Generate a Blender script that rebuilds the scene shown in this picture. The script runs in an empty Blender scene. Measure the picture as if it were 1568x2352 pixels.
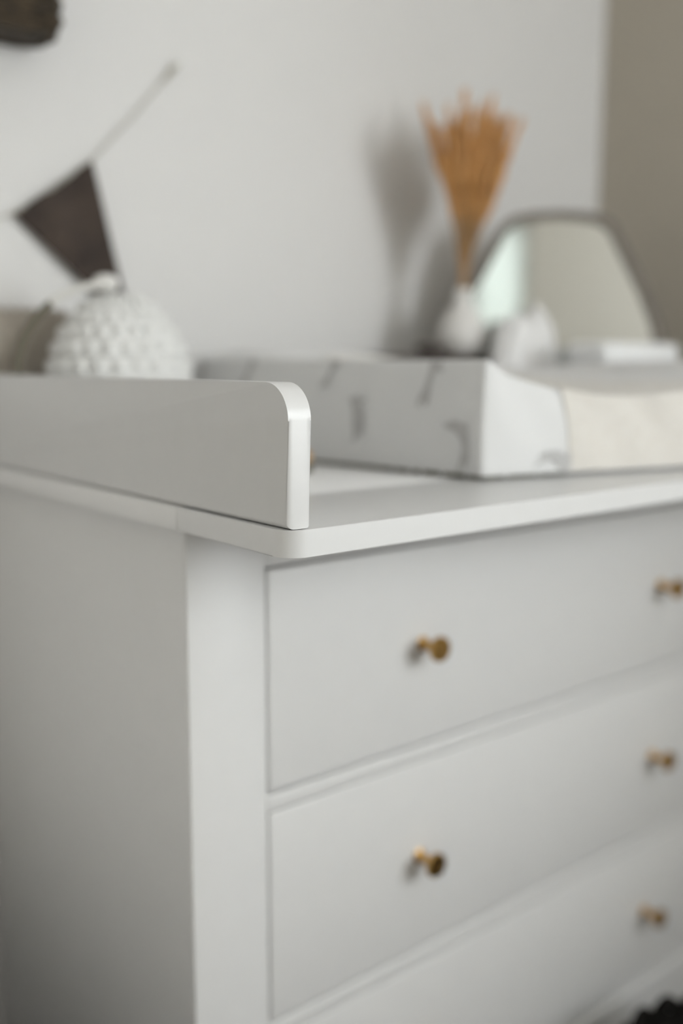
import bpy, bmesh, math, random
from mathutils import Vector, Matrix

# ------------------------------------------------------------------ camera, world, daylight
# All coordinates below use z = 0 at the top of the changing surface; Z0 lifts everything so the floor is z = 0.
Z0 = 0.97
SC = bpy.context.scene
COL = SC.collection

F_PX, PITCH, YAW, ROLL = 2260.6, math.radians(8.645), math.radians(50.666), math.radians(0.147)
CAM = Vector((-0.409, -0.5595, 0.12))
hv = Vector((math.cos(YAW), math.sin(YAW), 0)); rv = Vector((math.sin(YAW), -math.cos(YAW), 0))
fw = hv * math.cos(PITCH) - Vector((0, 0, 1)) * math.sin(PITCH)
uv = rv.cross(fw)
r2 = rv * math.cos(ROLL) + uv * math.sin(ROLL); u2 = uv * math.cos(ROLL) - rv * math.sin(ROLL)
cd = bpy.data.cameras.new('camera'); cam = bpy.data.objects.new('camera', cd); COL.objects.link(cam)
M = Matrix((r2, u2, -fw)).transposed().to_4x4(); M.translation = CAM + Vector((0, 0, Z0)); cam.matrix_world = M
cd.sensor_fit = 'VERTICAL'; cd.sensor_height = 36.0; cd.sensor_width = 24.0; cd.lens = F_PX / 2352 * 36
cd.clip_start = 0.02
cd.dof.use_dof = True; cd.dof.aperture_fstop = 1.5
cd.dof.focus_distance = (Vector((0.014, 0.006, 0.05)) - CAM).dot(fw)
SC.camera = cam

# room extents
XL, XR, YF, YB, ZF, ZC = -1.75, 1.315, -2.3, 0.72, -Z0, 1.5
# windows behind the camera: window_1 (front wall) and window_3 (right wall) meet at the corner, window_2 is narrow with its blind down
W1 = dict(x0=0.72, x1=1.24, z0=-0.05, z1=1.12)
W2 = dict(x0=-1.16, x1=-0.80, z0=0.34, z1=0.90)
W3 = dict(y0=-2.16, y1=-1.36, z0=-0.05, z1=1.12)

world = bpy.data.worlds.new('overcast_sky'); SC.world = world; world.use_nodes = True
bg = world.node_tree.nodes['Background']; bg.inputs[0].default_value = (0.955, 0.962, 1.0, 1); bg.inputs[1].default_value = 25.5

def portal(name, loc, rot, sx, sy):
    l = bpy.data.lights.new(name, 'AREA'); l.shape = 'RECTANGLE'; l.size = sx; l.size_y = sy
    l.cycles.is_portal = True
    o = bpy.data.objects.new(name, l); COL.objects.link(o); o.location = (loc[0], loc[1], loc[2] + Z0); o.rotation_euler = rot
    return o
portal('window_light_portal', ((W1['x0'] + W1['x1']) / 2, YF - 0.10, (W1['z0'] + W1['z1']) / 2), (math.radians(90), 0, 0), W1['x1'] - W1['x0'], W1['z1'] - W1['z0'])
portal('window_light_portal', (XR + 0.10, (W3['y0'] + W3['y1']) / 2, (W3['z0'] + W3['z1']) / 2), (0, math.radians(90), 0), W3['z1'] - W3['z0'], W3['y1'] - W3['y0'])

SC.view_settings.view_transform = 'Standard'; SC.view_settings.look = 'None'
SC.view_settings.gamma = 1.0; SC.view_settings.use_curve_mapping = False
SC.view_settings.exposure = 0.0
SC.cycles.use_denoising = True; SC.cycles.use_adaptive_sampling = True; SC.cycles.adaptive_threshold = 0.04; SC.cycles.adaptive_min_samples = 24
SC.cycles.max_bounces = 8; SC.cycles.diffuse_bounces = 6; SC.cycles.transparent_max_bounces = 12
SC.cycles.sample_clamp_indirect = 6.0

# ------------------------------------------------------------------ materials
def mat(name, col, rough=0.5, metal=0.0, noise=None, bump=None, coat=0.0, sheen=0.0, spec=0.5):
    m = bpy.data.materials.new(name); m.use_nodes = True
    nt = m.node_tree; b = nt.nodes['Principled BSDF']
    b.inputs['Base Color'].default_value = (*col, 1); b.inputs['Roughness'].default_value = rough
    b.inputs['Metallic'].default_value = metal; b.inputs['Coat Weight'].default_value = coat
    b.inputs['Sheen Weight'].default_value = sheen; b.inputs['Specular IOR Level'].default_value = spec
    tc = nt.nodes.new('ShaderNodeTexCoord')
    if noise:
        scale, c2, stretch = noise
        mp = nt.nodes.new('ShaderNodeMapping'); mp.inputs['Scale'].default_value = stretch
        n = nt.nodes.new('ShaderNodeTexNoise'); n.inputs['Scale'].default_value = scale; n.inputs['Detail'].default_value = 5
        r = nt.nodes.new('ShaderNodeValToRGB'); r.color_ramp.elements[0].position = 0.32; r.color_ramp.elements[1].position = 0.68
        r.color_ramp.elements[0].color = (*col, 1); r.color_ramp.elements[1].color = (*c2, 1)
        nt.links.new(tc.outputs['Object'], mp.inputs[0]); nt.links.new(mp.outputs[0], n.inputs[0])
        nt.links.new(n.outputs[0], r.inputs[0]); nt.links.new(r.outputs[0], b.inputs['Base Color'])
    if bump:
        scale, strength, dist = bump
        n = nt.nodes.new('ShaderNodeTexNoise'); n.inputs['Scale'].default_value = scale; n.inputs['Detail'].default_value = 3
        bp = nt.nodes.new('ShaderNodeBump'); bp.inputs['Strength'].default_value = strength; bp.inputs['Distance'].default_value = dist
        nt.links.new(tc.outputs['Object'], n.inputs[0]); nt.links.new(n.outputs[0], bp.inputs['Height']); nt.links.new(bp.outputs[0], b.inputs['Normal'])
    return m

MT = {}
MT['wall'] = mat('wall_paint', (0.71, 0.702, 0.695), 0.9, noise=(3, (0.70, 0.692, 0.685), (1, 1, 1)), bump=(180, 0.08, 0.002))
MT['wall_darker'] = mat('darker_wall_paint', (0.475, 0.435, 0.37), 0.9, noise=(3, (0.465, 0.425, 0.36), (1, 1, 1)), bump=(180, 0.08, 0.002))  # right wall tone, darker and warmer than the back wall
MT['wall_front'] = mat('warm_white_wall_paint', (0.80, 0.765, 0.70), 0.9, noise=(3, (0.79, 0.755, 0.69), (1, 1, 1)), bump=(180, 0.08, 0.002))
MT['ceiling'] = mat('ceiling_paint', (0.87, 0.86, 0.85), 0.95, bump=(150, 0.08, 0.002))
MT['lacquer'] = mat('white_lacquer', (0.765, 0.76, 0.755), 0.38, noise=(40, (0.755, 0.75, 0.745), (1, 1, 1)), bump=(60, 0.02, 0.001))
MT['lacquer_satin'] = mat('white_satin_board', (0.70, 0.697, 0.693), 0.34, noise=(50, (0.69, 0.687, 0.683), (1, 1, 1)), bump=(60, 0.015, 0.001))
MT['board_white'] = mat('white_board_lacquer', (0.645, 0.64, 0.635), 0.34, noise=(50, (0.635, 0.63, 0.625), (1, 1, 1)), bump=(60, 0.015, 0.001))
MT['trim'] = mat('white_trim_paint', (0.80, 0.79, 0.77), 0.5, bump=(60, 0.02, 0.001))
MT['brass'] = mat('brushed_brass', (0.52, 0.31, 0.10), 0.34, metal=1.0, noise=(300, (0.58, 0.36, 0.13), (1, 1, 8)))
MT['floor'] = mat('dark_oak', (0.055, 0.042, 0.032), 0.45, noise=(3, (0.09, 0.067, 0.05), (1, 12, 1)), bump=(40, 0.1, 0.002))
MT['cotton'] = mat('white_cotton', (0.67, 0.67, 0.67), 0.85, sheen=0.25, noise=(60, (0.67, 0.67, 0.67), (1, 1, 1)), bump=(500, 0.25, 0.001))
MT['terry'] = mat('cream_terry', (0.68, 0.655, 0.615), 0.95, sheen=0.35, noise=(80, (0.64, 0.61, 0.565), (1, 1, 1)), bump=(420, 0.5, 0.002))
MT['print'] = mat('grey_textile_print', (0.43, 0.425, 0.425), 0.9, noise=(90, (0.50, 0.495, 0.49), (1, 1, 1)))
MT['zip'] = mat('dark_olive_strip', (0.075, 0.075, 0.055), 0.6, noise=(160, (0.20, 0.19, 0.15), (1, 1, 1)))
MT['felt'] = mat('brown_felt', (0.030, 0.022, 0.019), 0.95, sheen=0.15, noise=(14, (0.068, 0.049, 0.038), (1, 1, 1)), bump=(300, 0.4, 0.002))
MT['twine'] = mat('pale_twine', (0.50, 0.48, 0.42), 0.9, noise=(400, (0.42, 0.40, 0.34), (1, 1, 1)))
MT['wicker'] = mat('dark_wicker', (0.024, 0.017, 0.009), 0.7, noise=(45, (0.060, 0.040, 0.020), (1, 1, 1)), bump=(120, 0.3, 0.003))
MT['blackwicker'] = mat('black_wicker', (0.004, 0.0035, 0.003), 0.8, noise=(60, (0.010, 0.008, 0.006), (1, 1, 1)), bump=(120, 0.3, 0.003), spec=0.15)
MT['bubble'] = mat('white_bubble_cotton', (0.74, 0.74, 0.73), 0.9, sheen=0.3, noise=(50, (0.66, 0.66, 0.645), (1, 1, 1)), bump=(350, 0.3, 0.001))
MT['taupe'] = mat('taupe_knit', (0.30, 0.265, 0.225), 0.95, sheen=0.3, noise=(40, (0.40, 0.36, 0.31), (1, 1, 1)), bump=(300, 0.4, 0.002))
MT['leather'] = mat('olive_leather', (0.105, 0.095, 0.065), 0.6, noise=(90, (0.14, 0.125, 0.09), (1, 1, 1)))
MT['palewood'] = mat('pale_handle', (0.70, 0.69, 0.66), 0.55, noise=(60, (0.66, 0.65, 0.62), (1, 1, 6)))
MT['ceramic'] = mat('matte_white_ceramic', (0.74, 0.725, 0.705), 0.55, noise=(30, (0.72, 0.705, 0.685), (1, 1, 1)), bump=(150, 0.1, 0.001))
MT['stem'] = mat('dry_stem', (0.34, 0.20, 0.085), 0.8, noise=(60, (0.42, 0.26, 0.12), (1, 1, 1)))
MT['plume'] = mat('golden_dry_plume', (0.54, 0.275, 0.085), 0.9, sheen=0.2, noise=(50, (0.68, 0.37, 0.135), (1, 1, 1)))
MT['plume2'] = mat('tan_dry_plume', (0.62, 0.35, 0.14), 0.9, sheen=0.2, noise=(50, (0.50, 0.25, 0.08), (1, 1, 1)))
MT['darkwood'] = mat('dark_stained_wood', (0.055, 0.042, 0.038), 0.5, noise=(8, (0.09, 0.07, 0.06), (1, 10, 10)), bump=(60, 0.1, 0.001))
MT['tanwood'] = mat('tan_wood', (0.44, 0.30, 0.17), 0.55, noise=(40, (0.36, 0.24, 0.13), (1, 1, 6)))
MT['mirror'] = mat('silvered_glass', (0.69, 0.70, 0.68), 0.02, metal=1.0)
MT['mirrorframe'] = mat('greige_mirror_frame', (0.14, 0.12, 0.10), 0.5, noise=(30, (0.18, 0.155, 0.13), (1, 1, 4)))
MT['muslin'] = mat('white_muslin', (0.84, 0.835, 0.835), 0.95, sheen=0.3, noise=(60, (0.80, 0.795, 0.795), (1, 1, 1)), bump=(400, 0.3, 0.001))
MT['plastic'] = mat('white_plastic', (0.86, 0.87, 0.88), 0.35, noise=(20, (0.85, 0.86, 0.87), (1, 1, 1)))
MT['steel'] = mat('brushed_steel', (0.55, 0.54, 0.52), 0.35, metal=1.0)

gm = bpy.data.materials.new('window_glass'); gm.use_nodes = True; nt = gm.node_tree
for n in list(nt.nodes): nt.nodes.remove(n)
o_ = nt.nodes.new('ShaderNodeOutputMaterial'); mx = nt.nodes.new('ShaderNodeMixShader'); tr = nt.nodes.new('ShaderNodeBsdfTransparent'); gl = nt.nodes.new('ShaderNodeBsdfGlossy')
gl.inputs['Roughness'].default_value = 0.0; mx.inputs[0].default_value = 0.07; tr.inputs[0].default_value = (0.96, 0.98, 0.97, 1)
nt.links.new(tr.outputs[0], mx.inputs[1]); nt.links.new(gl.outputs[0], mx.inputs[2]); nt.links.new(mx.outputs[0], o_.inputs[0])
MT['glass'] = gm
vm = bpy.data.materials.new('white_voile'); vm.use_nodes = True; nt = vm.node_tree
for n in list(nt.nodes): nt.nodes.remove(n)
o_ = nt.nodes.new('ShaderNodeOutputMaterial'); mx = nt.nodes.new('ShaderNodeMixShader'); df = nt.nodes.new('ShaderNodeBsdfDiffuse'); tl = nt.nodes.new('ShaderNodeBsdfTranslucent')
df.inputs[0].default_value = (.75, .75, .74, 1); tl.inputs[0].default_value = (.95, 1, .97, 1); mx.inputs[0].default_value = .22
nt.links.new(df.outputs[0], mx.inputs[1]); nt.links.new(tl.outputs[0], mx.inputs[2]); nt.links.new(mx.outputs[0], o_.inputs[0])
MT['voile'] = vm

# ------------------------------------------------------------------ helpers
def finish(bm, ang=40):
    bmesh.ops.recalc_face_normals(bm, faces=bm.faces)
    me = bpy.data.meshes.new('m'); bm.to_mesh(me); bm.free()
    for p in me.polygons: p.use_smooth = True
    me.set_sharp_from_angle(angle=math.radians(ang))
    return me

BASE = {}
def thing(name, label, cat, base=(0, 0, 0), group=None):
    o = bpy.data.objects.new(name, None); COL.objects.link(o); o.empty_display_size = 0.03
    o.location = (base[0], base[1], base[2] + Z0); BASE[o] = Vector(base)
    o['label'] = label; o['category'] = cat
    if group: o['group'] = group
    return o

def part(name, bm, m, parent, label=None, ang=40, kind=None):
    """bm in world coordinates; parent is a thing or one of its parts."""
    b = BASE[parent]
    bmesh.ops.translate(bm, verts=bm.verts, vec=-b)
    me = finish(bm, ang); me.name = name; me.materials.append(MT[m])
    o = bpy.data.objects.new(name, me); COL.objects.link(o); o.parent = parent; BASE[o] = b
    if label: o['label'] = label
    if kind: o['kind'] = kind
    return o

def single(name, bm, m, label, cat, base=(0, 0, 0), group=None, ang=40):
    b = Vector(base); bmesh.ops.translate(bm, verts=bm.verts, vec=-b)
    me = finish(bm, ang); me.name = name; me.materials.append(MT[m])
    o = bpy.data.objects.new(name, me); COL.objects.link(o); o.location = (b.x, b.y, b.z + Z0); BASE[o] = b
    o['label'] = label; o['category'] = cat
    if group: o['group'] = group
    return o

def struct(name, bm, m, base=(0, 0, 0), label=None):
    b = Vector(base); bmesh.ops.translate(bm, verts=bm.verts, vec=-b)
    me = finish(bm, 30); me.name = name; me.materials.append(MT[m])
    o = bpy.data.objects.new(name, me); COL.objects.link(o); o.location = (b.x, b.y, b.z + Z0); BASE[o] = b
    o['kind'] = 'structure'
    if label: o['label'] = label
    return o

def box(bm, x0, x1, y0, y1, z0, z1, bev=0.0, seg=2):
    r = bmesh.ops.create_cube(bm, size=1)
    vs = r['verts']
    for v in vs:
        v.co = Vector((x0 + (v.co.x + .5) * (x1 - x0), y0 + (v.co.y + .5) * (y1 - y0), z0 + (v.co.z + .5) * (z1 - z0)))
    if bev > 0:
        es = {e for v in vs for e in v.link_edges}
        bmesh.ops.bevel(bm, geom=list(es), offset=bev, segments=seg, profile=0.5, affect='EDGES')
    return bm

def B(*a, **k): return box(bmesh.new(), *a, **k)

def prism(bm, pts, axis, lo, hi, bev=0.0, seg=2):
    """polygon pts (2D) extruded along axis (0,1,2) from lo to hi; bevel of the two rims"""
    def p3(p, t):
        if axis == 0: return (t, p[0], p[1])
        if axis == 1: return (p[0], t, p[1])
        return (p[0], p[1], t)
    a = [bm.verts.new(p3(p, lo)) for p in pts]; b = [bm.verts.new(p3(p, hi)) for p in pts]
    n = len(pts); fa = bm.faces.new(a); fb = bm.faces.new(b[::-1])
    for i in range(n): bm.faces.new((a[i], b[i], b[(i + 1) % n], a[(i + 1) % n]))
    if bev > 0:
        es = list(fa.edges) + list(fb.edges)
        bmesh.ops.bevel(bm, geom=es, offset=bev, segments=seg, profile=0.5, affect='EDGES')
    return bm

def arc(cx, cy, r, a0, a1, n):
    return [(cx + r * math.cos(math.radians(a0 + (a1 - a0) * i / n)), cy + r * math.sin(math.radians(a0 + (a1 - a0) * i / n))) for i in range(n + 1)]

def tube(bm, pts, rad, n=10, caps=True):
    pts = [Vector(p) for p in pts]
    rads = rad if isinstance(rad, (list, tuple)) else [rad] * len(pts)
    rings = []; prev = None
    for i, p in enumerate(pts):
        t = (pts[min(i + 1, len(pts) - 1)] - pts[max(i - 1, 0)]).normalized()
        if prev is None:
            a = t.cross(Vector((0, 0, 1)));
            if a.length < 1e-4: a = t.cross(Vector((1, 0, 0)))
        else: a = prev - t * prev.dot(t)
        a.normalize(); prev = a; b = t.cross(a)
        rings.append([bm.verts.new(p + (a * math.cos(k * 2 * math.pi / n) + b * math.sin(k * 2 * math.pi / n)) * rads[i]) for k in range(n)])
    for i in range(len(rings) - 1):
        for k in range(n): bm.faces.new((rings[i][k], rings[i][(k + 1) % n], rings[i + 1][(k + 1) % n], rings[i + 1][k]))
    if caps: bm.faces.new(rings[0][::-1]); bm.faces.new(rings[-1])
    return bm

def lathe(bm, prof, c=(0, 0, 0), n=40, axis='Z', closed=False):
    """prof: (radius, height). axis Z up, or Y pointing to -Y (towards the room)"""
    rings = []
    for r, h in prof:
        ring = []
        for k in range(n):
            a = 2 * math.pi * k / n
            if axis == 'Z': co = (c[0] + r * math.cos(a), c[1] + r * math.sin(a), c[2] + h)
            else: co = (c[0] + r * math.cos(a), c[1] - h, c[2] + r * math.sin(a))
            ring.append(bm.verts.new(co))
        rings.append(ring)
    for i in range(len(rings) - 1):
        for k in range(n): bm.faces.new((rings[i][k], rings[i][(k + 1) % n], rings[i + 1][(k + 1) % n], rings[i + 1][k]))
    if closed:
        for k in range(n): bm.faces.new((rings[-1][k], rings[-1][(k + 1) % n], rings[0][(k + 1) % n], rings[0][k]))
    else:
        bm.faces.new(rings[0][::-1]); bm.faces.new(rings[-1])
    return bm

def sstep(a, b, x):
    t = max(0.0, min(1.0, (x - a) / (b - a))); return t * t * (3 - 2 * t)

# ------------------------------------------------------------------ the room
T = 0.12
fl = struct('floor', B(XL, XR, YF, YB, ZF - 0.05, ZF), 'floor')
struct('ceiling', B(XL, XR, YF, YB, ZC, ZC + 0.05), 'ceiling')
struct('wall_back', B(XL - T, XR + T, YB, YB + T, ZF - 0.05, ZC + 0.05), 'wall')
struct('wall_left', B(XL - T, XL, YF - T, YB, ZF - 0.05, ZC + 0.05), 'wall_front')
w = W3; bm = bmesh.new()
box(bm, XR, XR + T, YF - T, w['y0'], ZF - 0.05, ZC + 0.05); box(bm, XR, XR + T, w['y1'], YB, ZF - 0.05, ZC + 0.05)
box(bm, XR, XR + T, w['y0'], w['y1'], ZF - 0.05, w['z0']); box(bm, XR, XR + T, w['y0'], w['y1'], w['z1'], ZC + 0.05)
struct('wall_right', bm, 'wall_darker')
bm = bmesh.new()
for a, b in ((XL, W2['x0']), (W2['x1'], W1['x0']), (W1['x1'], XR)): box(bm, a, b, YF - T, YF, ZF - 0.05, ZC + 0.05)
for w in (W1, W2):
    box(bm, w['x0'], w['x1'], YF - T, YF, ZF - 0.05, w['z0']); box(bm, w['x0'], w['x1'], YF - T, YF, w['z1'], ZC + 0.05)
struct('wall_front', bm, 'wall_front')
bh = 0.07
struct('baseboard_back', B(XL + .014, XR - .014, YB - 0.014, YB, ZF, ZF + bh, bev=0.003), 'trim')
struct('baseboard_right', B(XR - 0.014, XR, YF + .014, YB - .014, ZF, ZF + bh, bev=0.003), 'trim')
struct('baseboard_left', B(XL, XL + 0.014, YF + .014, YB - .014, ZF, ZF + bh, bev=0.003), 'trim')
struct('baseboard_front', B(XL + .014, XR - .014, YF, YF + 0.014, ZF, ZF + bh, bev=0.003), 'trim')

def window(name, axis, lo, hi, z0, z1, face, sgn):
    """frame in a wall opening; axis 0: runs along x in the front wall; axis 1: runs along y in the right wall"""
    def bx(bm, a0, a1, d0, d1, c0, c1, bev=0.003):
        d = sorted((face + sgn * d0, face + sgn * d1))
        if axis == 0: return box(bm, a0, a1, d[0], d[1], c0, c1, bev)
        return box(bm, d[0], d[1], a0, a1, c0, c1, bev)
    fr = bmesh.new(); t = 0.055
    bx(fr, lo, hi, 0.03, 0.08, z0, z0 + t); bx(fr, lo, hi, 0.03, 0.08, z1 - t, z1)
    bx(fr, lo, lo + t, 0.03, 0.08, z0 + t, z1 - t); bx(fr, hi - t, hi, 0.03, 0.08, z0 + t, z1 - t)
    mid = (lo + hi) / 2
    o = struct(name, fr, 'trim', base=((mid, face, z0) if axis == 0 else (face, mid, z0)))
    if hi - lo > .5: part('mullion', bx(bmesh.new(), mid - 0.025, mid + 0.025, 0.03, 0.08, z0 + t, z1 - t), 'trim', o)
    for a0, a1 in (((lo + t, mid - 0.025), (mid + 0.025, hi - t)) if hi - lo > .5 else ((lo + t, hi - t),)):
        part('pane', bx(bmesh.new(), a0, a1, 0.052, 0.056, z0 + t, z1 - t, 0), 'glass', o)
    part('window_sill', bx(bmesh.new(), lo - 0.03, hi + 0.03, -0.08, 0.03, z0 - 0.025, z0 - 0.001, 0.005), 'trim', o)
    return o
window('window_1', 0, W1['x0'], W1['x1'], W1['z0'], W1['z1'], YF, -1)
window('window_3', 1, W3['y0'], W3['y1'], W3['z0'], W3['z1'], XR, 1)
w2 = window('window_2', 0, W2['x0'], W2['x1'], W2['z0'], W2['z1'], YF, -1)
part('blind', B(W2['x0'] + .006, W2['x1'] - .006, YF - .024, YF - .022, W2['z0'] + .004, W2['z1'] - .004), 'voile', w2, label='white translucent blind')

# ------------------------------------------------------------------ dresser
XE = 1.111          # right end of the tops
TT = -0.0204        # underside of the tops
PL, PR, DY, BY = 0.0293, 1.082, 0.195, 0.703
DL, DR = 0.1179, 0.9935
SEAM = 0.1575
dr = thing('dresser', 'white lacquered chest of three wide drawers with brass knobs', 'dresser', ((PL + PR) / 2, (DY + BY) / 2, ZF))
part('top', B(0, XE, SEAM + 0.0006, BY + 0.012, TT, 0, bev=0.0012), 'lacquer', dr)
for x0, x1 in ((PL, DL - 0.0018), (DR + 0.0018, PR)):
    part('leg', B(x0 + (.0006 if x0 == PL else 0), x1 - (.0006 if x1 == PR else 0), DY, DY + 0.045, ZF, TT, bev=0.0018), 'lacquer', dr)
    part('leg', B(x0 + 0.0007 if x0 == PL else x1 - 0.05, x0 + 0.05 if x0 == PL else x1 - 0.0007, BY - 0.045, BY, ZF, TT, bev=0.0018), 'lacquer', dr)
for x0, x1 in ((PL, PL + 0.0006), (PR - 0.0006, PR)):
    part('side_panel', B(x0, x1, DY + 0.003, YB - 0.001, -0.83, TT), 'lacquer', dr)
part('back_panel', B(PL + 0.05, PR - 0.05, BY - 0.012, BY - 0.004, -0.83, TT), 'lacquer', dr)
Z = [-0.0755, -0.3028, -0.3219, -0.5514, -0.5723, -0.7887]
g = 0.0024
part('top_rail', B(DL - 0.0015, DR + 0.0015, DY + 0.001, DY + 0.04, Z[0] + g, TT, bev=0.0012), 'lacquer', dr)
for a, b_ in ((Z[2], Z[1]), (Z[4], Z[3])):
    part('drawer_rail', B(DL - 0.0015, DR + 0.0015, DY + 0.0008, DY + 0.06, a + g * .4, b_ - g * .4, bev=0.0022, seg=3), 'lacquer', dr)
# bottom rail with a lip that stands slightly proud
bm = B(DL - 0.0015, DR + 0.0015, DY + 0.0005, DY + 0.05, Z[5] - 0.125, Z[5] - 0.001, bev=0.0025, seg=3)
part('bottom_rail', bm, 'lacquer', dr)
part('lip', B(DL - 0.0010, DR + 0.0010, DY - 0.006, DY + 0.012, Z[5] - 0.007, Z[5] - 0.0012, bev=0.002, seg=3), 'lacquer', dr)
knob_prof = [(0.0085, 0.0), (0.0085, 0.0015), (0.0062, 0.003), (0.0052, 0.007), (0.0050, 0.014), (0.0056, 0.019), (0.0085, 0.0225), (0.0128, 0.0240), (0.0137, 0.0248), (0.0140, 0.0262), (0.0138, 0.0292), (0.0132, 0.0300), (0.006, 0.0302)]
for i, (zt, zb, zk) in enumerate(((Z[0], Z[1], -0.186), (Z[2], Z[3], -0.4355), (Z[4], Z[5], -0.675))):
    d = part('drawer', B(DL + g * .4, DR - g * .4, DY + 0.0005, DY + 0.021, zb + g, zt - g * .3, bev=0.0024, seg=3), 'lacquer', dr)
    bm = bmesh.new()
    box(bm, DL + 0.02, DL + 0.032, DY + 0.022, BY - 0.05, zb + 0.015, zt - 0.03); box(bm, DR - 0.032, DR - 0.02, DY + 0.022, BY - 0.05, zb + 0.015, zt - 0.03)
    box(bm, DL + 0.032, DR - 0.032, BY - 0.062, BY - 0.05, zb + 0.015, zt - 0.03); box(bm, DL + 0.032, DR - 0.032, DY + 0.022, BY - 0.062, zb + 0.015, zb + 0.025)
    part('drawer_box', bm, 'lacquer', d)
    for xk in (0.3255, 0.785):
        part('knob', lathe(bmesh.new(), knob_prof, (xk, DY + 0.0006, zk), 36, 'Y'), 'brass', d, label='round brass knob')

# ------------------------------------------------------------------ changing top
ct = thing('changing_table', 'white changing table extension with low rounded side boards on the dresser', 'changing table', (XE / 2, 0.08, 0.0))
R = 0.019
pl = arc(R, R, R, 180, 270, 10) + arc(XE - R, R, R, 270, 360, 10) + [(XE, SEAM - 0.0006), (0, SEAM - 0.0006)]
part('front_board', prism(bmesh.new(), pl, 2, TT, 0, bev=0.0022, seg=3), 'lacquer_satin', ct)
def side_board(x0, x1):
    y0, y1, zt, r = 0.0035, 0.712, 0.1057, 0.027
    pts = [(y0, 0.0006)] + [(y1, 0.0006)] + [(y1, zt)] + [(p[0], p[1]) for p in arc(y0 + r, zt - r, r, 90, 180, 12)]
    return prism(bmesh.new(), pts, 0, x0, x1, bev=0.0042, seg=4)
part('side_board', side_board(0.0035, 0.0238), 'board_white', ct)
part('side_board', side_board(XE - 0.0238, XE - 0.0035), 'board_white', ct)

# ------------------------------------------------------------------ changing mat
FL, RL, RR, FR = Vector((.334, .123, 0)), Vector((.270, .615, 0)), Vector((.750, .502, 0)), Vector((.745, .026, 0))
def plan(u, v): return (FL * (1 - u) + FR * u) * (1 - v) + (RL * (1 - u) + RR * u) * v
def mat_top(u, v):
    z = 0.082 + 0.0425 * abs(2 * u - 1) ** 1.9 - 0.006 * sstep(0, .4, v)  * (1 - abs(2 * u - 1) ** 2)
    hump = 0.1375 - 0.026 * sstep(.40, .75, u)
    return z + (hump - z) * sstep(.30, .95, v) ** 1.2 * (0.15 + 0.85 * sstep(0.0, 0.16, u))
CEN = plan(.5, .5)
def mat_pt(u, v, t):
    """t 0 bottom .. 1 top rim; inward taper to the top, slight belly"""
    p = plan(u, v); z = mat_top(u, v)
    q = Vector((p.x, p.y, 0)); inn = Vector((0, 0, 0))
    k = 0.017 * t - 0.007 * math.sin(math.pi * t) + 0.004 * (1 - t) ** 4
    du = (1 - sstep(0, .12, u)) - sstep(.88, 1, u); dv = (1 - sstep(0, .1, v)) - sstep(.9, 1, v)
    e = (FR - FL).normalized(); f_ = (RL - FL).normalized()
    q = q + e * k * du + f_ * k * dv * 0.8
    wob = 0.0016 * math.sin(31 * u + 17 * v + 5 * t) + 0.0012 * math.sin(57 * v - 23 * u)
    return Vector((q.x + wob * t, q.y + wob * t, 0.0022 + t * (z - 0.0022)))
def mat_bm():
    bm = bmesh.new(); N, K = 44, 12
    ids = {}
    def V(i, j, k):
        if (i, j, k) not in ids: ids[(i, j, k)] = bm.verts.new(mat_pt(i / N, j / N, k / K))
        return ids[(i, j, k)]
    def Q(*c): bm.faces.new([V(*x) for x in c])
    for i in range(N):
        for j in range(N):
            Q((i, j, K), (i + 1, j, K), (i + 1, j + 1, K), (i, j + 1, K)); Q((i, j, 0), (i, j + 1, 0), (i + 1, j + 1, 0), (i + 1, j, 0))
    for a in range(N):
        for k in range(K):
            Q((a, 0, k), (a + 1, 0, k), (a + 1, 0, k + 1), (a, 0, k + 1)); Q((a, N, k), (a, N, k + 1), (a + 1, N, k + 1), (a + 1, N, k))
            Q((0, a, k), (0, a, k + 1), (0, a + 1, k + 1), (0, a + 1, k)); Q((N, a, k), (N, a + 1, k), (N, a + 1, k + 1), (N, a, k + 1))
    bmesh.ops.recalc_face_normals(bm, faces=bm.faces)
    sharp = [e for e in bm.edges if len(e.link_faces) == 2 and e.calc_face_angle() > 0.85]
    bmesh.ops.bevel(bm, geom=sharp, offset=0.0035, segments=2, profile=0.5, affect='EDGES', clamp_overlap=True)
    return bm
cm = thing('changing_mat', 'white wedge changing mat printed with grey leaping animals', 'changing mat', (CEN.x, CEN.y, 0.001))
part('cover', mat_bm(), 'cotton', cm, ang=55)
# dark olive strip along the mat's bottom edge, in separate runs
def seam_run(pts, r): return tube(bmesh.new(), pts, r, 6)
out = Vector((-1, -.13, 0)).normalized()
bm = bmesh.new()
for a0, a1, r in ((0.0, .035, .0016), (.045, .10, .0024), (.115, .155, .0026), (.17, .185, .0024), (.20, .235, .0020), (.245, .97, .0019)):
    n = max(2, int((a1 - a0) * 40))
    tube(bm, [mat_pt(0, a0 + (a1 - a0) * i / n, 0.0) + out * 0.0006 + Vector((0, 0, 0.0012)) for i in range(n + 1)], r, 6)
for a0, a1, r in ((0.004, .07, .0014), (.085, .17, .0012), (.18, .26, .0010)):
    tube(bm, [mat_pt(a0 + (a1 - a0) * i / 4, 0, 0.0) + Vector((-.1, -1, 0)) * 0.0006 + Vector((0, 0, 0.001)) for i in range(5)], r, 6)
part('zip', bm, 'zip', cm, label='dark olive strip along the bottom edge')

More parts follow.
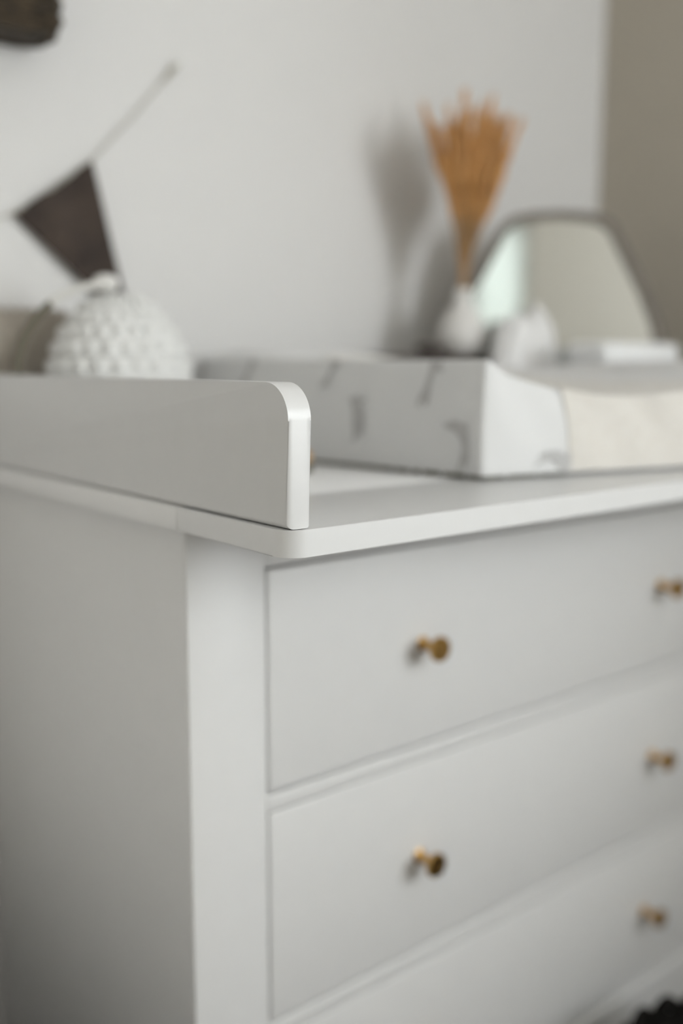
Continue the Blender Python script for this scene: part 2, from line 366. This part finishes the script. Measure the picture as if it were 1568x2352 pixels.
# printed leaping animals: flat patches of print lying on the cloth
HARE = [(-.50, -.06), (-.47, .02), (-.40, .09), (-.28, .12), (-.12, .16), (.04, .17), (.16, .14), (.24, .17), (.20, .30), (.25, .32), (.30, .21), (.35, .19), (.42, .13), (.44, .08), (.37, .04), (.28, .03), (.36, -.06), (.47, -.12), (.45, -.16), (.33, -.12), (.19, -.02), (.02, 0.0), (-.14, -.02), (-.24, -.10), (-.38, -.20), (-.50, -.30), (-.53, -.26), (-.42, -.14), (-.36, -.05), (-.44, -.07)]
def print_patch(face, a, z, size, ang, bend=0.0, flip=1):
    """a: metres along the bottom edge from the front left corner, z: height"""
    bm = bmesh.new(); ca, sa = math.cos(math.radians(ang)), math.sin(math.radians(ang))
    if face == 'L': L = (RL - FL).length; nrm = Vector((-1, -.13, 0.1)).normalized()
    else: L = (FR - FL).length; nrm = Vector((-.22, -1, 0.1)).normalized()
    def P(x, y):
        y = y + bend * x * x; y *= flip
        X, Y = (x * ca - y * sa) * size, (x * sa + y * ca) * size
        s = max(0.0, min(1.0, (a + X) / L)); zz = z + Y
        top = mat_top(0, s) if face == 'L' else mat_top(s, 0)
        t = max(0.0, min(0.985, (zz - 0.0022) / (top - 0.0022)))
        return (mat_pt(0, s, t) if face == 'L' else mat_pt(s, 0, t)) + nrm * 0.0009
    c = [bm.verts.new(P(*q)) for q in HARE]
    f = bm.faces.new(c); bmesh.ops.triangulate(bm, faces=[f])
    bmesh.ops.subdivide_edges(bm, edges=bm.edges[:], cuts=1, use_grid_fill=False)
    r = bmesh.ops.extrude_face_region(bm, geom=bm.faces[:])
    bmesh.ops.translate(bm, verts=[v for v in r['geom'] if isinstance(v, bmesh.types.BMVert)], vec=nrm * 0.0004)
    part('printed_animal', bm, 'print', cm, label='grey printed leaping animal')
for fc, a, z, s, ang, bend, fl_ in (('L', .083, .100, .052, 92, .8, 1), ('L', .170, .062, .050, 66, -.3, 1), ('L', .026, .040, .054, 62, -.5, 1), ('L', .230, .110, .040, 95, .4, 1),
                                    ('L', .372, .108, .040, 100, .3, 1), ('L', .470, .106, .034, 80, .3, 1), ('L', .300, .045, .048, 70, -.3, 1), ('L', .420, .04, .048, 60, -.3, 1),
                                    ('F', .098, .020, .046, -24, -.5, 1)):
    print_patch(fc, a, z, s, ang, bend, fl_)

# cream towel draped over the middle of the mat
def towel_bm():
    bm = bmesh.new(); NU, NV, NT = 36, 30, 12; U0, U1 = .262, .80; off = 0.0016
    rows = []
    for j in range(NT + NV + 1):
        row = []
        for i in range(NU + 1):
            u = U0 + (U1 - U0) * i / NU
            if j <= NT:
                t = 0.035 + (1 - 0.035) * j / NT
                p = mat_pt(u, 0, t) + Vector((-.2, -1, 0)).normalized() * (off + 0.0006 * math.sin(40 * u + 3 * t)) + Vector((0, 0, off * sstep(.7, 1, t)))
            else:
                v = .78 * (j - NT) / NV + 0.012
                p = mat_pt(u, v, 1) + Vector((0, 0, off + 0.0006 * math.sin(60 * v + 20 * u)))
            row.append(bm.verts.new(p))
        rows.append(row)
    for j in range(len(rows) - 1):
        for i in range(NU): bm.faces.new((rows[j][i], rows[j][i + 1], rows[j + 1][i + 1], rows[j + 1][i]))
    bmesh.ops.recalc_face_normals(bm, faces=bm.faces)
    bmesh.ops.solidify(bm, geom=bm.faces[:], thickness=0.0010)
    return bm
single('towel', towel_bm(), 'terry', 'cream terry towel draped over the middle of the changing mat', 'towel', (CEN.x, CEN.y - .2, 0.006), ang=60)

# ------------------------------------------------------------------ small peg on the worktop, half hidden by the side board
pg = thing('wooden_peg', 'small tan wooden peg with a dark foot beside the changing mat', 'peg', (.2415, .300, 0.0))
part('foot', lathe(bmesh.new(), [(.0095, .0003), (.0105, .002), (.010, .008), (.007, .0095)], (.2415, .300, 0), 24), 'zip', pg)
part('body', lathe(bmesh.new(), [(.007, .0095), (.0095, .013), (.0105, .018), (.009, .023), (.005, .026)], (.2415, .300, 0), 24), 'tanwood', pg)

# ------------------------------------------------------------------ bubble-textured basket in the rear left corner
bc = Vector((.150, .548, 0)); RX, RY, HZ = .093, .084, .205
def bubble_surface(c, rx, ry, zc, rz, n_u, n_v, cells_u, cells_v, amp, zlo):
    """ellipsoid cut off at zlo with staggered raised bubbles"""
    bm = bmesh.new(); rings = []
    ph0 = math.asin(max(-1, (zlo - zc) / rz))
    for j in range(n_v + 1):
        ph = ph0 + (math.pi / 2 - 0.05 - ph0) * j / n_v
        ring = []
        row = (j / n_v) * cells_v
        for i in range(n_u):
            th = 2 * math.pi * i / n_u
            st = (0.5 if int(row) % 2 else 0.0)
            a = abs(math.sin(math.pi * (i / n_u * cells_u + st))); b = abs(math.sin(math.pi * row))
            d = amp * (a * b) ** 0.6 * sstep(0, .25, math.cos(ph))
            nx, ny, nz = math.cos(ph) * math.cos(th), math.cos(ph) * math.sin(th), math.sin(ph)
            ring.append(bm.verts.new((c.x + nx * (rx + d), c.y + ny * (ry + d), zc + nz * (rz + d))))
        rings.append(ring)
    for j in range(n_v):
        for i in range(n_u): bm.faces.new((rings[j][i], rings[j][(i + 1) % n_u], rings[j + 1][(i + 1) % n_u], rings[j + 1][i]))
    bm.faces.new(rings[0][::-1]); bm.faces.new(rings[-1])
    return bm
bk = thing('lidded_basket', 'round white bubble-textured basket with arched handle behind the side board', 'basket', bc)
part('body', bubble_surface(bc, RX - .008, RY - .008, .082, .116, 168, 90, 22, 12, .0080, .0008), 'bubble', bk)
view = Vector((.42, 1.0, 0)).normalized(); lat = Vector((view.y, -view.x, 0))
bc2 = bc - lat * .014
def arch(a): return bc2 + lat * (-.104 * math.cos(a)) + Vector((0, 0, .105 + .104 * math.sin(a))) - view * .03
def arch_low(k): return bc2 + lat * (-.104) + Vector((0, 0, .03 + .075 * k)) - view * .03
leather = [arch_low(k / 6) for k in range(6)] + [arch(math.radians(a)) for a in range(0, 56, 5)]
pale = [arch(math.radians(a)) for a in range(52, 93, 4)] + [bc2 + Vector((0, 0, .206)) - view * .015, bc2 + Vector((0, 0, .199))]
h_ = part('handle', tube(bmesh.new(), pale, .0052, 10), 'palewood', bk)
part('grip', tube(bmesh.new(), leather, [.0042] * 6 + [.0044] * (len(leather) - 7) + [.0036], 10), 'leather', h_, label='olive leather wrap')
part('lid_knob', lathe(bmesh.new(), [(.004, .185), (.006, .200), (.0135, .207), (.0155, .214), (.0135, .2205), (.006, .2235)], (bc2.x, bc2.y, 0), 28), 'ceramic', bk)

# taupe knitted blanket folded in the corner behind the basket
bm = bmesh.new()
NB = 40
rings = []
for i in range(NB + 1):
    x = -0.0 + .028 + .112 * i / NB; ring = []
    for k in range(40):
        a = 2 * math.pi * k / 40
        cy, cz = math.cos(a), math.sin(a)
        sy = math.copysign(abs(cy) ** .5, cy) * .024; sz = math.copysign(abs(cz) ** .45, cz) * .091
        e = .35 + .65 * math.sqrt(max(0, 1 - abs(2 * i / NB - 1) ** 6))
        d = 1 + .06 * math.sin(i * 1.25) * math.sin(k * 1.25)
        ring.append(bm.verts.new((x, .668 + sy * e * d, .0925 + sz * (0.9 + .1 * e) * (d if cz > 0 else 1) * (.985 if cz < 0 else 1))))
    rings.append(ring)
for i in range(NB):
    for k in range(40): bm.faces.new((rings[i][k], rings[i][(k + 1) % 40], rings[i + 1][(k + 1) % 40], rings[i + 1][k]))
bm.faces.new(rings[0][::-1]); bm.faces.new(rings[-1])
single('folded_blanket', bm, 'taupe', 'folded taupe knitted blanket standing behind the bubble basket', 'blanket', (.084, .668, 0.0))

# ------------------------------------------------------------------ pennant on a string, pinned to the back wall
yw = YB - 0.004
def wp(x, z, dy=0.0): return Vector((x, yw - dy, z))
# positions measured on the wall plane
k = (YB - 0.004 - CAM.y) / (0.70 - CAM.y)
def onwall(x, z): return (CAM.x + (x - CAM.x) * k, CAM.z + (z - CAM.z) * k)
pA, pB, pT = onwall(.083, .304), onwall(.190, .381), onwall(.246, .160)
pS, pS2 = onwall(.328, .528), onwall(.310, .510)
pn = thing('bunting', 'dark brown felt pennant hanging on a pale string on the back wall', 'bunting', (pB[0], yw, pT[1]))
bm = bmesh.new(); N = 14; grid = []
A, Bp, Tp = Vector((pA[0], 0, pA[1])), Vector((pB[0], 0, pB[1])), Vector((pT[0], 0, pT[1]))
for i in range(N + 1):
    row = []
    for j in range(N + 1 - i):
        a, b_ = i / N, j / N
        p = A * (1 - a - b_) + Tp * a + Bp * b_
        y = yw - .003 - .007 * (math.sin(2.6 * a + 5 * b_) ** 2) * (1 - a) - .004 * a
        row.append(bm.verts.new((p.x, y, p.z)))
    grid.append(row)
for i in range(N):
    for j in range(N - i):
        bm.faces.new((grid[i][j], grid[i + 1][j], grid[i][j + 1]))
        if j < N - i - 1: bm.faces.new((grid[i + 1][j], grid[i + 1][j + 1], grid[i][j + 1]))
bmesh.ops.recalc_face_normals(bm, faces=bm.faces); bmesh.ops.solidify(bm, geom=bm.faces[:], thickness=0.0016)
part('pennant', bm, 'felt', pn)
pts = [wp(pA[0] - .16, pA[1] - .02, .003), wp(pA[0] - .08, pA[1] - .028, .003), wp(pA[0], pA[1], .006), wp((pA[0] + pB[0]) / 2, (pA[1] + pB[1]) / 2 - .002, .010), wp(pB[0], pB[1], .006), wp((pB[0] + pS[0]) / 2, (pB[1] + pS[1]) / 2 - .003, .003), wp(pS2[0], pS2[1], .002)]
part('string', tube(bmesh.new(), pts, .0011, 8), 'twine', pn)
bm = bmesh.new(); tube(bm, [wp(pS2[0] - .006, pS2[1] - .008, .003), wp((pS[0] + pS2[0]) / 2, (pS[1] + pS2[1]) / 2, .0035), wp(pS[0], pS[1], .002)], [.0022, .0042, .0020], 10)
part('knot', bm, 'twine', pn)
for q in (pS, (pA[0] - .16, pA[1] - .02)):
    part('pin', lathe(bmesh.new(), [(.001, -.003), (.001, .006), (.0035, .0065), (.0035, .0085), (.001, .009)], (q[0], yw, q[1]), 12, 'Y'), 'steel', pn)

# ------------------------------------------------------------------ dark wicker wall basket, upper left
wb = thing('wall_basket', 'dark brown woven basket hanging high on the back wall', 'basket', (-.06, YB - .04, .511))
def weave_box(bm, x0, x1, y0, y1, z0, z1, r, rows, amp, per):
    """stacked wavy strands following a rounded rectangle, bottom corners drawn in"""
    path = arc(x1 - r, y0 + r, r, -90, 0, 6) + arc(x1 - r, y1 - r, r, 0, 90, 6) + arc(x0 + r, y1 - r, r, 90, 180, 6) + arc(x0 + r, y0 + r, r, 180, 270, 6)
    dense = []
    for i in range(len(path)):
        a, b_ = Vector(path[i]), Vector(path[(i + 1) % len(path)]); n = max(1, int((b_ - a).length / (per / 4)))
        for q in range(n): dense.append(a + (b_ - a) * q / n)
    c = Vector(((x0 + x1) / 2, (y0 + y1) / 2)); h = (z1 - z0) / rows
    for k in range(rows):
        pts = []
        shrink = .014 * (1 - min(1, (k + .5) * h / .025)) ** 2
        for i, p in enumerate(dense + dense[:1]):
            d = (p - c).normalized(); s = amp * math.sin(2 * math.pi * i / 4 + math.pi * k)
            pts.append((p.x + d.x * (s - shrink), p.y + d.y * (s - shrink), z0 + (k + .5) * h))
        tube(bm, pts, h * .56, 6, caps=False)
    return bm
part('weave', weave_box(bmesh.new(), -.24, .140, .640, YB - .004, .511, .733, .035, 22, .0025, .020), 'wicker', wb, label='rows of dark woven strands')
part('rim', tube(bmesh.new(), [(-.24, .643, .733), (.134, .643, .733), (.136, YB - .010, .733), (-.24, YB - .010, .733), (-.24, .643, .733)], .008, 8), 'wicker', wb)
part('base', B(-.225, .124, .655, YB - .014, .513, .521, bev=.003), 'wicker', wb)
bm = bmesh.new(); tube(bm, [(-.066, YB - .012, .73), (-.066, YB - .012, .775), (-.066, YB - .002, .782)], .004, 8)
part('hook', bm, 'steel', wb)

# ------------------------------------------------------------------ dark box behind the mat, with vase, dark gap shape and cloth on it
db = thing('storage_box', 'low dark wooden box behind the changing mat, under the vase', 'box', (.695, .576, 0))
part('body', B(.582, .811, .5495, .602, .0005, .118, bev=.003), 'darkwood', db)
part('lid', B(.579, .814, .547, .605, .1185, .1315, bev=.004), 'darkwood', db)
TZ = .1320
vc = (.772, .574)
VZ = [(.022, 0), (.028, .004), (.036, .018), (.038, .034), (.033, .052), (.026, .066), (.016, .078), (.0125, .090), (.0135, .100), (.0150, .106), (.0125, .1065), (.0095, .098), (.0095, .075), (.020, .05), (.020, .02)]
single('vase', lathe(bmesh.new(), VZ, (vc[0], vc[1], TZ), 40), 'ceramic', 'small matte white bottle vase holding the dried bouquet', 'vase', (vc[0], vc[1], TZ), ang=60)

random.seed(11)
bq = thing('dried_bouquet', 'fan of golden brown dried grasses standing in the white vase', 'bouquet', (vc[0], vc[1], TZ + .075))
def plume_mesh(m, seed):
    rnd = random.Random(seed); bm = bmesh.new()
    tube(bm, [(0, 0, -.02), (0, 0, .07)], [.0016, .0006], 5)
    for s in range(60):                       # small feathery spikelets along the tip of the stalk
        z = -.012 + .085 * s / 60; a = rnd.random() * 6.283; L = .016 + .012 * rnd.random(); sp = .26 * (1 - .4 * s / 60)
        d = Vector((math.cos(a) * sp, math.sin(a) * sp, 1)).normalized(); p0 = Vector((0, 0, z))
        tube(bm, [p0, p0 + d * L * .5, p0 + d * L], [.0008, .0021, .0004], 4)
    me = finish(bm, 60); me.name = 'plume'; me.materials.append(MT[m]); return me
plumes = [plume_mesh('plume' if i % 3 else 'plume2', 40 + i) for i in range(6)]
neck = Vector((vc[0], vc[1], TZ + .105)); base = BASE[bq]
NS = 58
for i in range(NS):
    rr = math.sqrt((i + .5) / NS); a = i * 2.39996
    L = .262 * (1 - .14 * rr) * (random.uniform(.62, .98) if i % 4 else random.uniform(.95, 1.12))
    lean = .36 * rr
    d = Vector((math.cos(a) * lean * 1.0 + .075, math.sin(a) * lean * .5 - .0, 1)).normalized()
    p0 = neck + Vector((math.cos(a) * .006 * rr, math.sin(a) * .006 * rr, -.028))
    tip = neck + d * (L * .78); mid = neck + d * (L * .4) - Vector((d.x, d.y, 0)) * L * .10
    st = part('stalk', tube(bmesh.new(), [p0, neck + (mid - neck) * .25, mid, tip], [.0011, .0011, .0010, .0008], 5), 'stem', bq)
    o = bpy.data.objects.new('plume', plumes[i % 6]); COL.objects.link(o); o.parent = st
    o.location = tip - base; o.rotation_mode = 'QUATERNION'
    o.rotation_quaternion = (tip - mid).normalized().to_track_quat('Z', 'Y'); s = random.uniform(.85, 1.15); o.scale = (s, s, s)

# little dark dish on the lid, standing in for the shadow gap under the cloth
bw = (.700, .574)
single('shadow_gap_dish', lathe(bmesh.new(), [(.010, 0), (.016, .002), (.022, .008), (.023, .014), (.021, .0145), (.018, .008), (.008, .005)], (bw[0], bw[1], TZ), 32), 'darkwood', 'tiny dark dish standing in for the shadow gap under the cloth', 'shadow_gap', (bw[0], bw[1], TZ))

# crumpled white muslin cloth: heaped on its own soft mound right of the box, in front of the mirror
def cloth_heap(c, rx, ry, h, seed):
    rnd = random.Random(seed); bm = bmesh.new(); NR, NA = 26, 72; rings = []
    folds = [(rnd.uniform(3, 11), rnd.uniform(0, 6.28), rnd.uniform(.012, .034)) for _ in range(6)]
    for j in range(NR + 1):
        r = j / NR; ring = []
        for i in range(NA):
            a = 2 * math.pi * i / NA
            f_ = sum(am * math.sin(round(fr) * a + ph + 4 * r) for fr, ph, am in folds)
            rad = (r ** .8) * (1 + f_ * sstep(.1, .8, r) * 1.1)
            hh = h * math.sqrt(max(0, 1 - r ** 3.2)) * (1 + f_ * 1.6 * sstep(0.05, .5, r)) + .010 * math.sin(9 * r + 3 * a) * math.cos(2 * a) * r * (1 - r) * 4
            hh *= 1 + .10 * math.cos(a) * r
            ring.append(bm.verts.new((c[0] + rx * rad * math.cos(a), c[1] + ry * rad * math.sin(a), c[2] + max(.0006, hh))))
        rings.append(ring)
    for j in range(NR):
        for i in range(NA):
            if j == 0 and False: continue
            bm.faces.new((rings[j][i], rings[j][(i + 1) % NA], rings[j + 1][(i + 1) % NA], rings[j + 1][i]))
    bmesh.ops.remove_doubles(bm, verts=rings[0], dist=.0005)
    bm.faces.new(rings[-1][::-1])
    return bm
single('muslin_cloth', cloth_heap((.828, .492, 0.0008), .076, .038, .192, 8), 'muslin', 'crumpled white muslin cloth heaped in front of the mirror', 'cloth', (.828, .492, 0.0), ang=70)

# white rounded container at the right end
wc = thing('wipes_box', 'low white rounded box in front of the mirror', 'box', (.906, .357, 0))
part('body', B(.812, 1.000, .322, .392, .0005, .118, bev=.012, seg=4), 'plastic', wc)
part('lid', B(.809, 1.003, .319, .395, .1185, .151, bev=.011, seg=4), 'plastic', wc)

# ------------------------------------------------------------------ mirror standing in the corner
MC = Vector((.930, .510, 0)); ma = Vector((.763, -.647, 0)).normalized(); mn = Vector((-.647, -.763, 0)).normalized()
half = [(.180, .0), (.186, .07), (.188, .134), (.172, .191), (.152, .238), (.130, .280), (.108, .322), (.092, .348), (.074, .360), (.04, .3655), (0, .367)]
def mpoly(off):
    pr = [(h - off * (1 if z > 0 else 1), z) for h, z in half]
    out_ = []
    for h, z in half:
        zz = max(off, z - (off if z > .33 else off * .5 * (z / .33)))
        hh = max(0, h - off * (1.15 if z < .33 else .7))
        out_.append((hh, zz))
    return [(h, z) for h, z in out_] + [(-h, z) for h, z in out_[-2::-1]]
def m3(p, d, lean=.012): return MC + ma * p[0] + Vector((0, 0, .0006 + p[1])) + mn * (d - lean * p[1])
def mslab(poly, d0, d1):
    bm = bmesh.new(); a = [bm.verts.new(m3(p, d0)) for p in poly]; b_ = [bm.verts.new(m3(p, d1)) for p in poly]; n = len(poly)
    bm.faces.new(a); bm.faces.new(b_[::-1])
    for i in range(n): bm.faces.new((a[i], b_[i], b_[(i + 1) % n], a[(i + 1) % n]))
    return bm
mr = thing('mirror', 'table mirror with rounded top and thin greige frame in the corner', 'mirror', MC)
po, pi_ = mpoly(0), mpoly(.013)
bm = bmesh.new(); n = len(po); vo = [[bm.verts.new(m3(p, d)) for p in q] for q, d in ((po, -.014), (po, .006), (pi_, .006), (pi_, -.004))]
for q in range(3):
    for i in range(n): bm.faces.new((vo[q][i], vo[q][(i + 1) % n], vo[q + 1][(i + 1) % n], vo[q + 1][i]))
bm.faces.new(vo[0]); bm.faces.new(vo[3][::-1])
part('frame', bm, 'mirrorframe', mr, ang=50)
part('mirror_glass', mslab(mpoly(.0132), -.0035, -.0010), 'mirror', mr, ang=20)
bm = bmesh.new(); tube(bm, [m3((0, .25), -.016), MC - mn * .075 + Vector((0, 0, .006))], .006, 8)
part('easel_leg', bm, 'mirrorframe', mr)

# ------------------------------------------------------------------ black woven basket on the floor in front of the drawers
fb = thing('floor_basket', 'black woven basket with looped rim on the floor before the drawers', 'basket', (.635, -.068, ZF))
fc, fr_ = Vector((.635, -.068)), .162
bm = bmesh.new(); rows = 14; zr = -.734; h = (zr - ZF) / rows
for k in range(rows):
    rad = fr_ * (.86 + .14 * (k / rows))
    tube(bm, [(fc.x + (rad + .002 * math.sin(24 * a * math.pi * 2 / 96 + math.pi * k)) * math.cos(a * math.pi * 2 / 96), fc.y + (rad + .002 * math.sin(24 * a * math.pi * 2 / 96 + math.pi * k)) * math.sin(a * math.pi * 2 / 96), ZF + .001 + (k + .5) * h) for a in range(97)], h * .56, 6, caps=False)
part('weave', bm, 'blackwicker', fb, label='rows of black woven strands')
for i in range(22):
    a0 = 2 * math.pi * i / 22; da = 2 * math.pi / 22
    pts = [(fc.x + fr_ * math.cos(a0 + da * t), fc.y + fr_ * math.sin(a0 + da * t), zr - .004 + .022 * math.sin(math.pi * t)) for t in [q / 8 for q in range(9)]]
    part('rim_loop', tube(bmesh.new(), pts, .0085, 7), 'blackwicker', fb)
part('base', lathe(bmesh.new(), [(.05, .0), (fr_ * .85, .001), (fr_ * .85, .008), (.05, .009)], (fc.x, fc.y, ZF + .0005), 40), 'blackwicker', fb)

# ------------------------------------------------------------------ unseen furniture added beside the dresser; its white linen bounces daylight onto the side
bx0, bx1, by0, by1, bt = -1.72, -0.21, -0.32, 0.69, -0.41
bd = thing('bounce_bed', 'unseen low frame with white linen, added to bounce light onto the dresser side', 'bounce_bed', ((bx0 + bx1) / 2, (by0 + by1) / 2, ZF))
for x0, x1, y0, y1 in ((bx0, bx0 + .03, by0, by1), (bx1 - .03, bx1, by0, by1), (bx0 + .031, bx1 - .031, by0, by0 + .03), (bx0 + .031, bx1 - .031, by1 - .03, by1)):
    part('frame_rail', B(x0, x1, y0, y1, ZF + .08, bt - .16, bev=.004), 'darkwood', bd)
part('slat_base', B(bx0 + .031, bx1 - .031, by0 + .031, by1 - .031, ZF + .14, ZF + .17), 'darkwood', bd)
for x in (bx0 + .002, bx1 - .062):
    for y in (by0 + .002, by1 - .062): part('leg', B(x, x + .06, y, y + .06, ZF, ZF + .079, bev=.003), 'darkwood', bd)
part('mattress', B(bx0 + .034, bx1 - .034, by0 + .034, by1 - .034, ZF + .171, bt - .05, bev=.03, seg=3), 'cotton', bd)
bm = bmesh.new(); NX, NY = 40, 56; rows = []
for i in range(NX + 1):
    row = []
    for j in range(NY + 1):
        u, v = i / NX, j / NY
        e = min(1.0, min(u, 1 - u, ) * 14, min(v, 1 - v) * 18)
        z = bt - .045 + .045 * math.sin(math.pi / 2 * e) + .006 * math.sin(23 * u + 9 * v) * math.sin(17 * v - 5 * u)
        row.append(bm.verts.new((bx0 + .036 + (bx1 - bx0 - .072) * u, by0 + .036 + (by1 - by0 - .072) * v, z)))
    rows.append(row)
for i in range(NX):
    for j in range(NY): bm.faces.new((rows[i][j], rows[i + 1][j], rows[i + 1][j + 1], rows[i][j + 1]))
part('duvet', bm, 'muslin', bd)

# ------------------------------------------------------------------ unseen chair added by the window behind the camera to shade the lowest drawers
ax0, ax1, ay0, ay1 = .36, 1.20, -1.78, -1.02
ac = thing('shade_chair', 'unseen dark taupe chair added by the window to shade the lower drawers', 'shade_chair', ((ax0 + ax1) / 2, (ay0 + ay1) / 2, ZF))
MT['upholstery'] = mat('dark_taupe_upholstery', (0.12, 0.10, 0.085), 0.95, sheen=0.3, noise=(70, (0.15, 0.125, 0.105), (1, 1, 1)), bump=(400, .4, .002))
part('seat_base', B(ax0 + .10, ax1 - .10, ay0 + .14, ay1, ZF + .16, ZF + .32, bev=.02, seg=3), 'upholstery', ac)
part('seat_cushion', B(ax0 + .112, ax1 - .112, ay0 + .17, ay1 + .02, ZF + .321, ZF + .45, bev=.035, seg=4), 'upholstery', ac)
bm = bmesh.new()
prism(bm, [(ay0 + .03, ZF + .16), (ay0 + .135, ZF + .16), (ay0 + .165, ZF + .55)] + arc(ay0 + .10, ZF + 1.0, .055, 0, 180, 10) + [(ay0 + .0, ZF + .6)], 0, ax0 + .05, ax1 - .05, bev=.02, seg=3)
part('backrest', bm, 'upholstery', ac)
for x in (ax0, ax1 - .095):
    part('armrest', B(x, x + .095, ay0 + .12, ay1 + .01, ZF + .16, ZF + .60, bev=.03, seg=4), 'upholstery', ac)
for x in (ax0 + .04, ax1 - .04):
    for y in (ay0 + .18, ay1 - .05): part('leg', lathe(bmesh.new(), [(.012, 0), (.022, .159)], (x, y, ZF), 16), 'darkwood', ac)
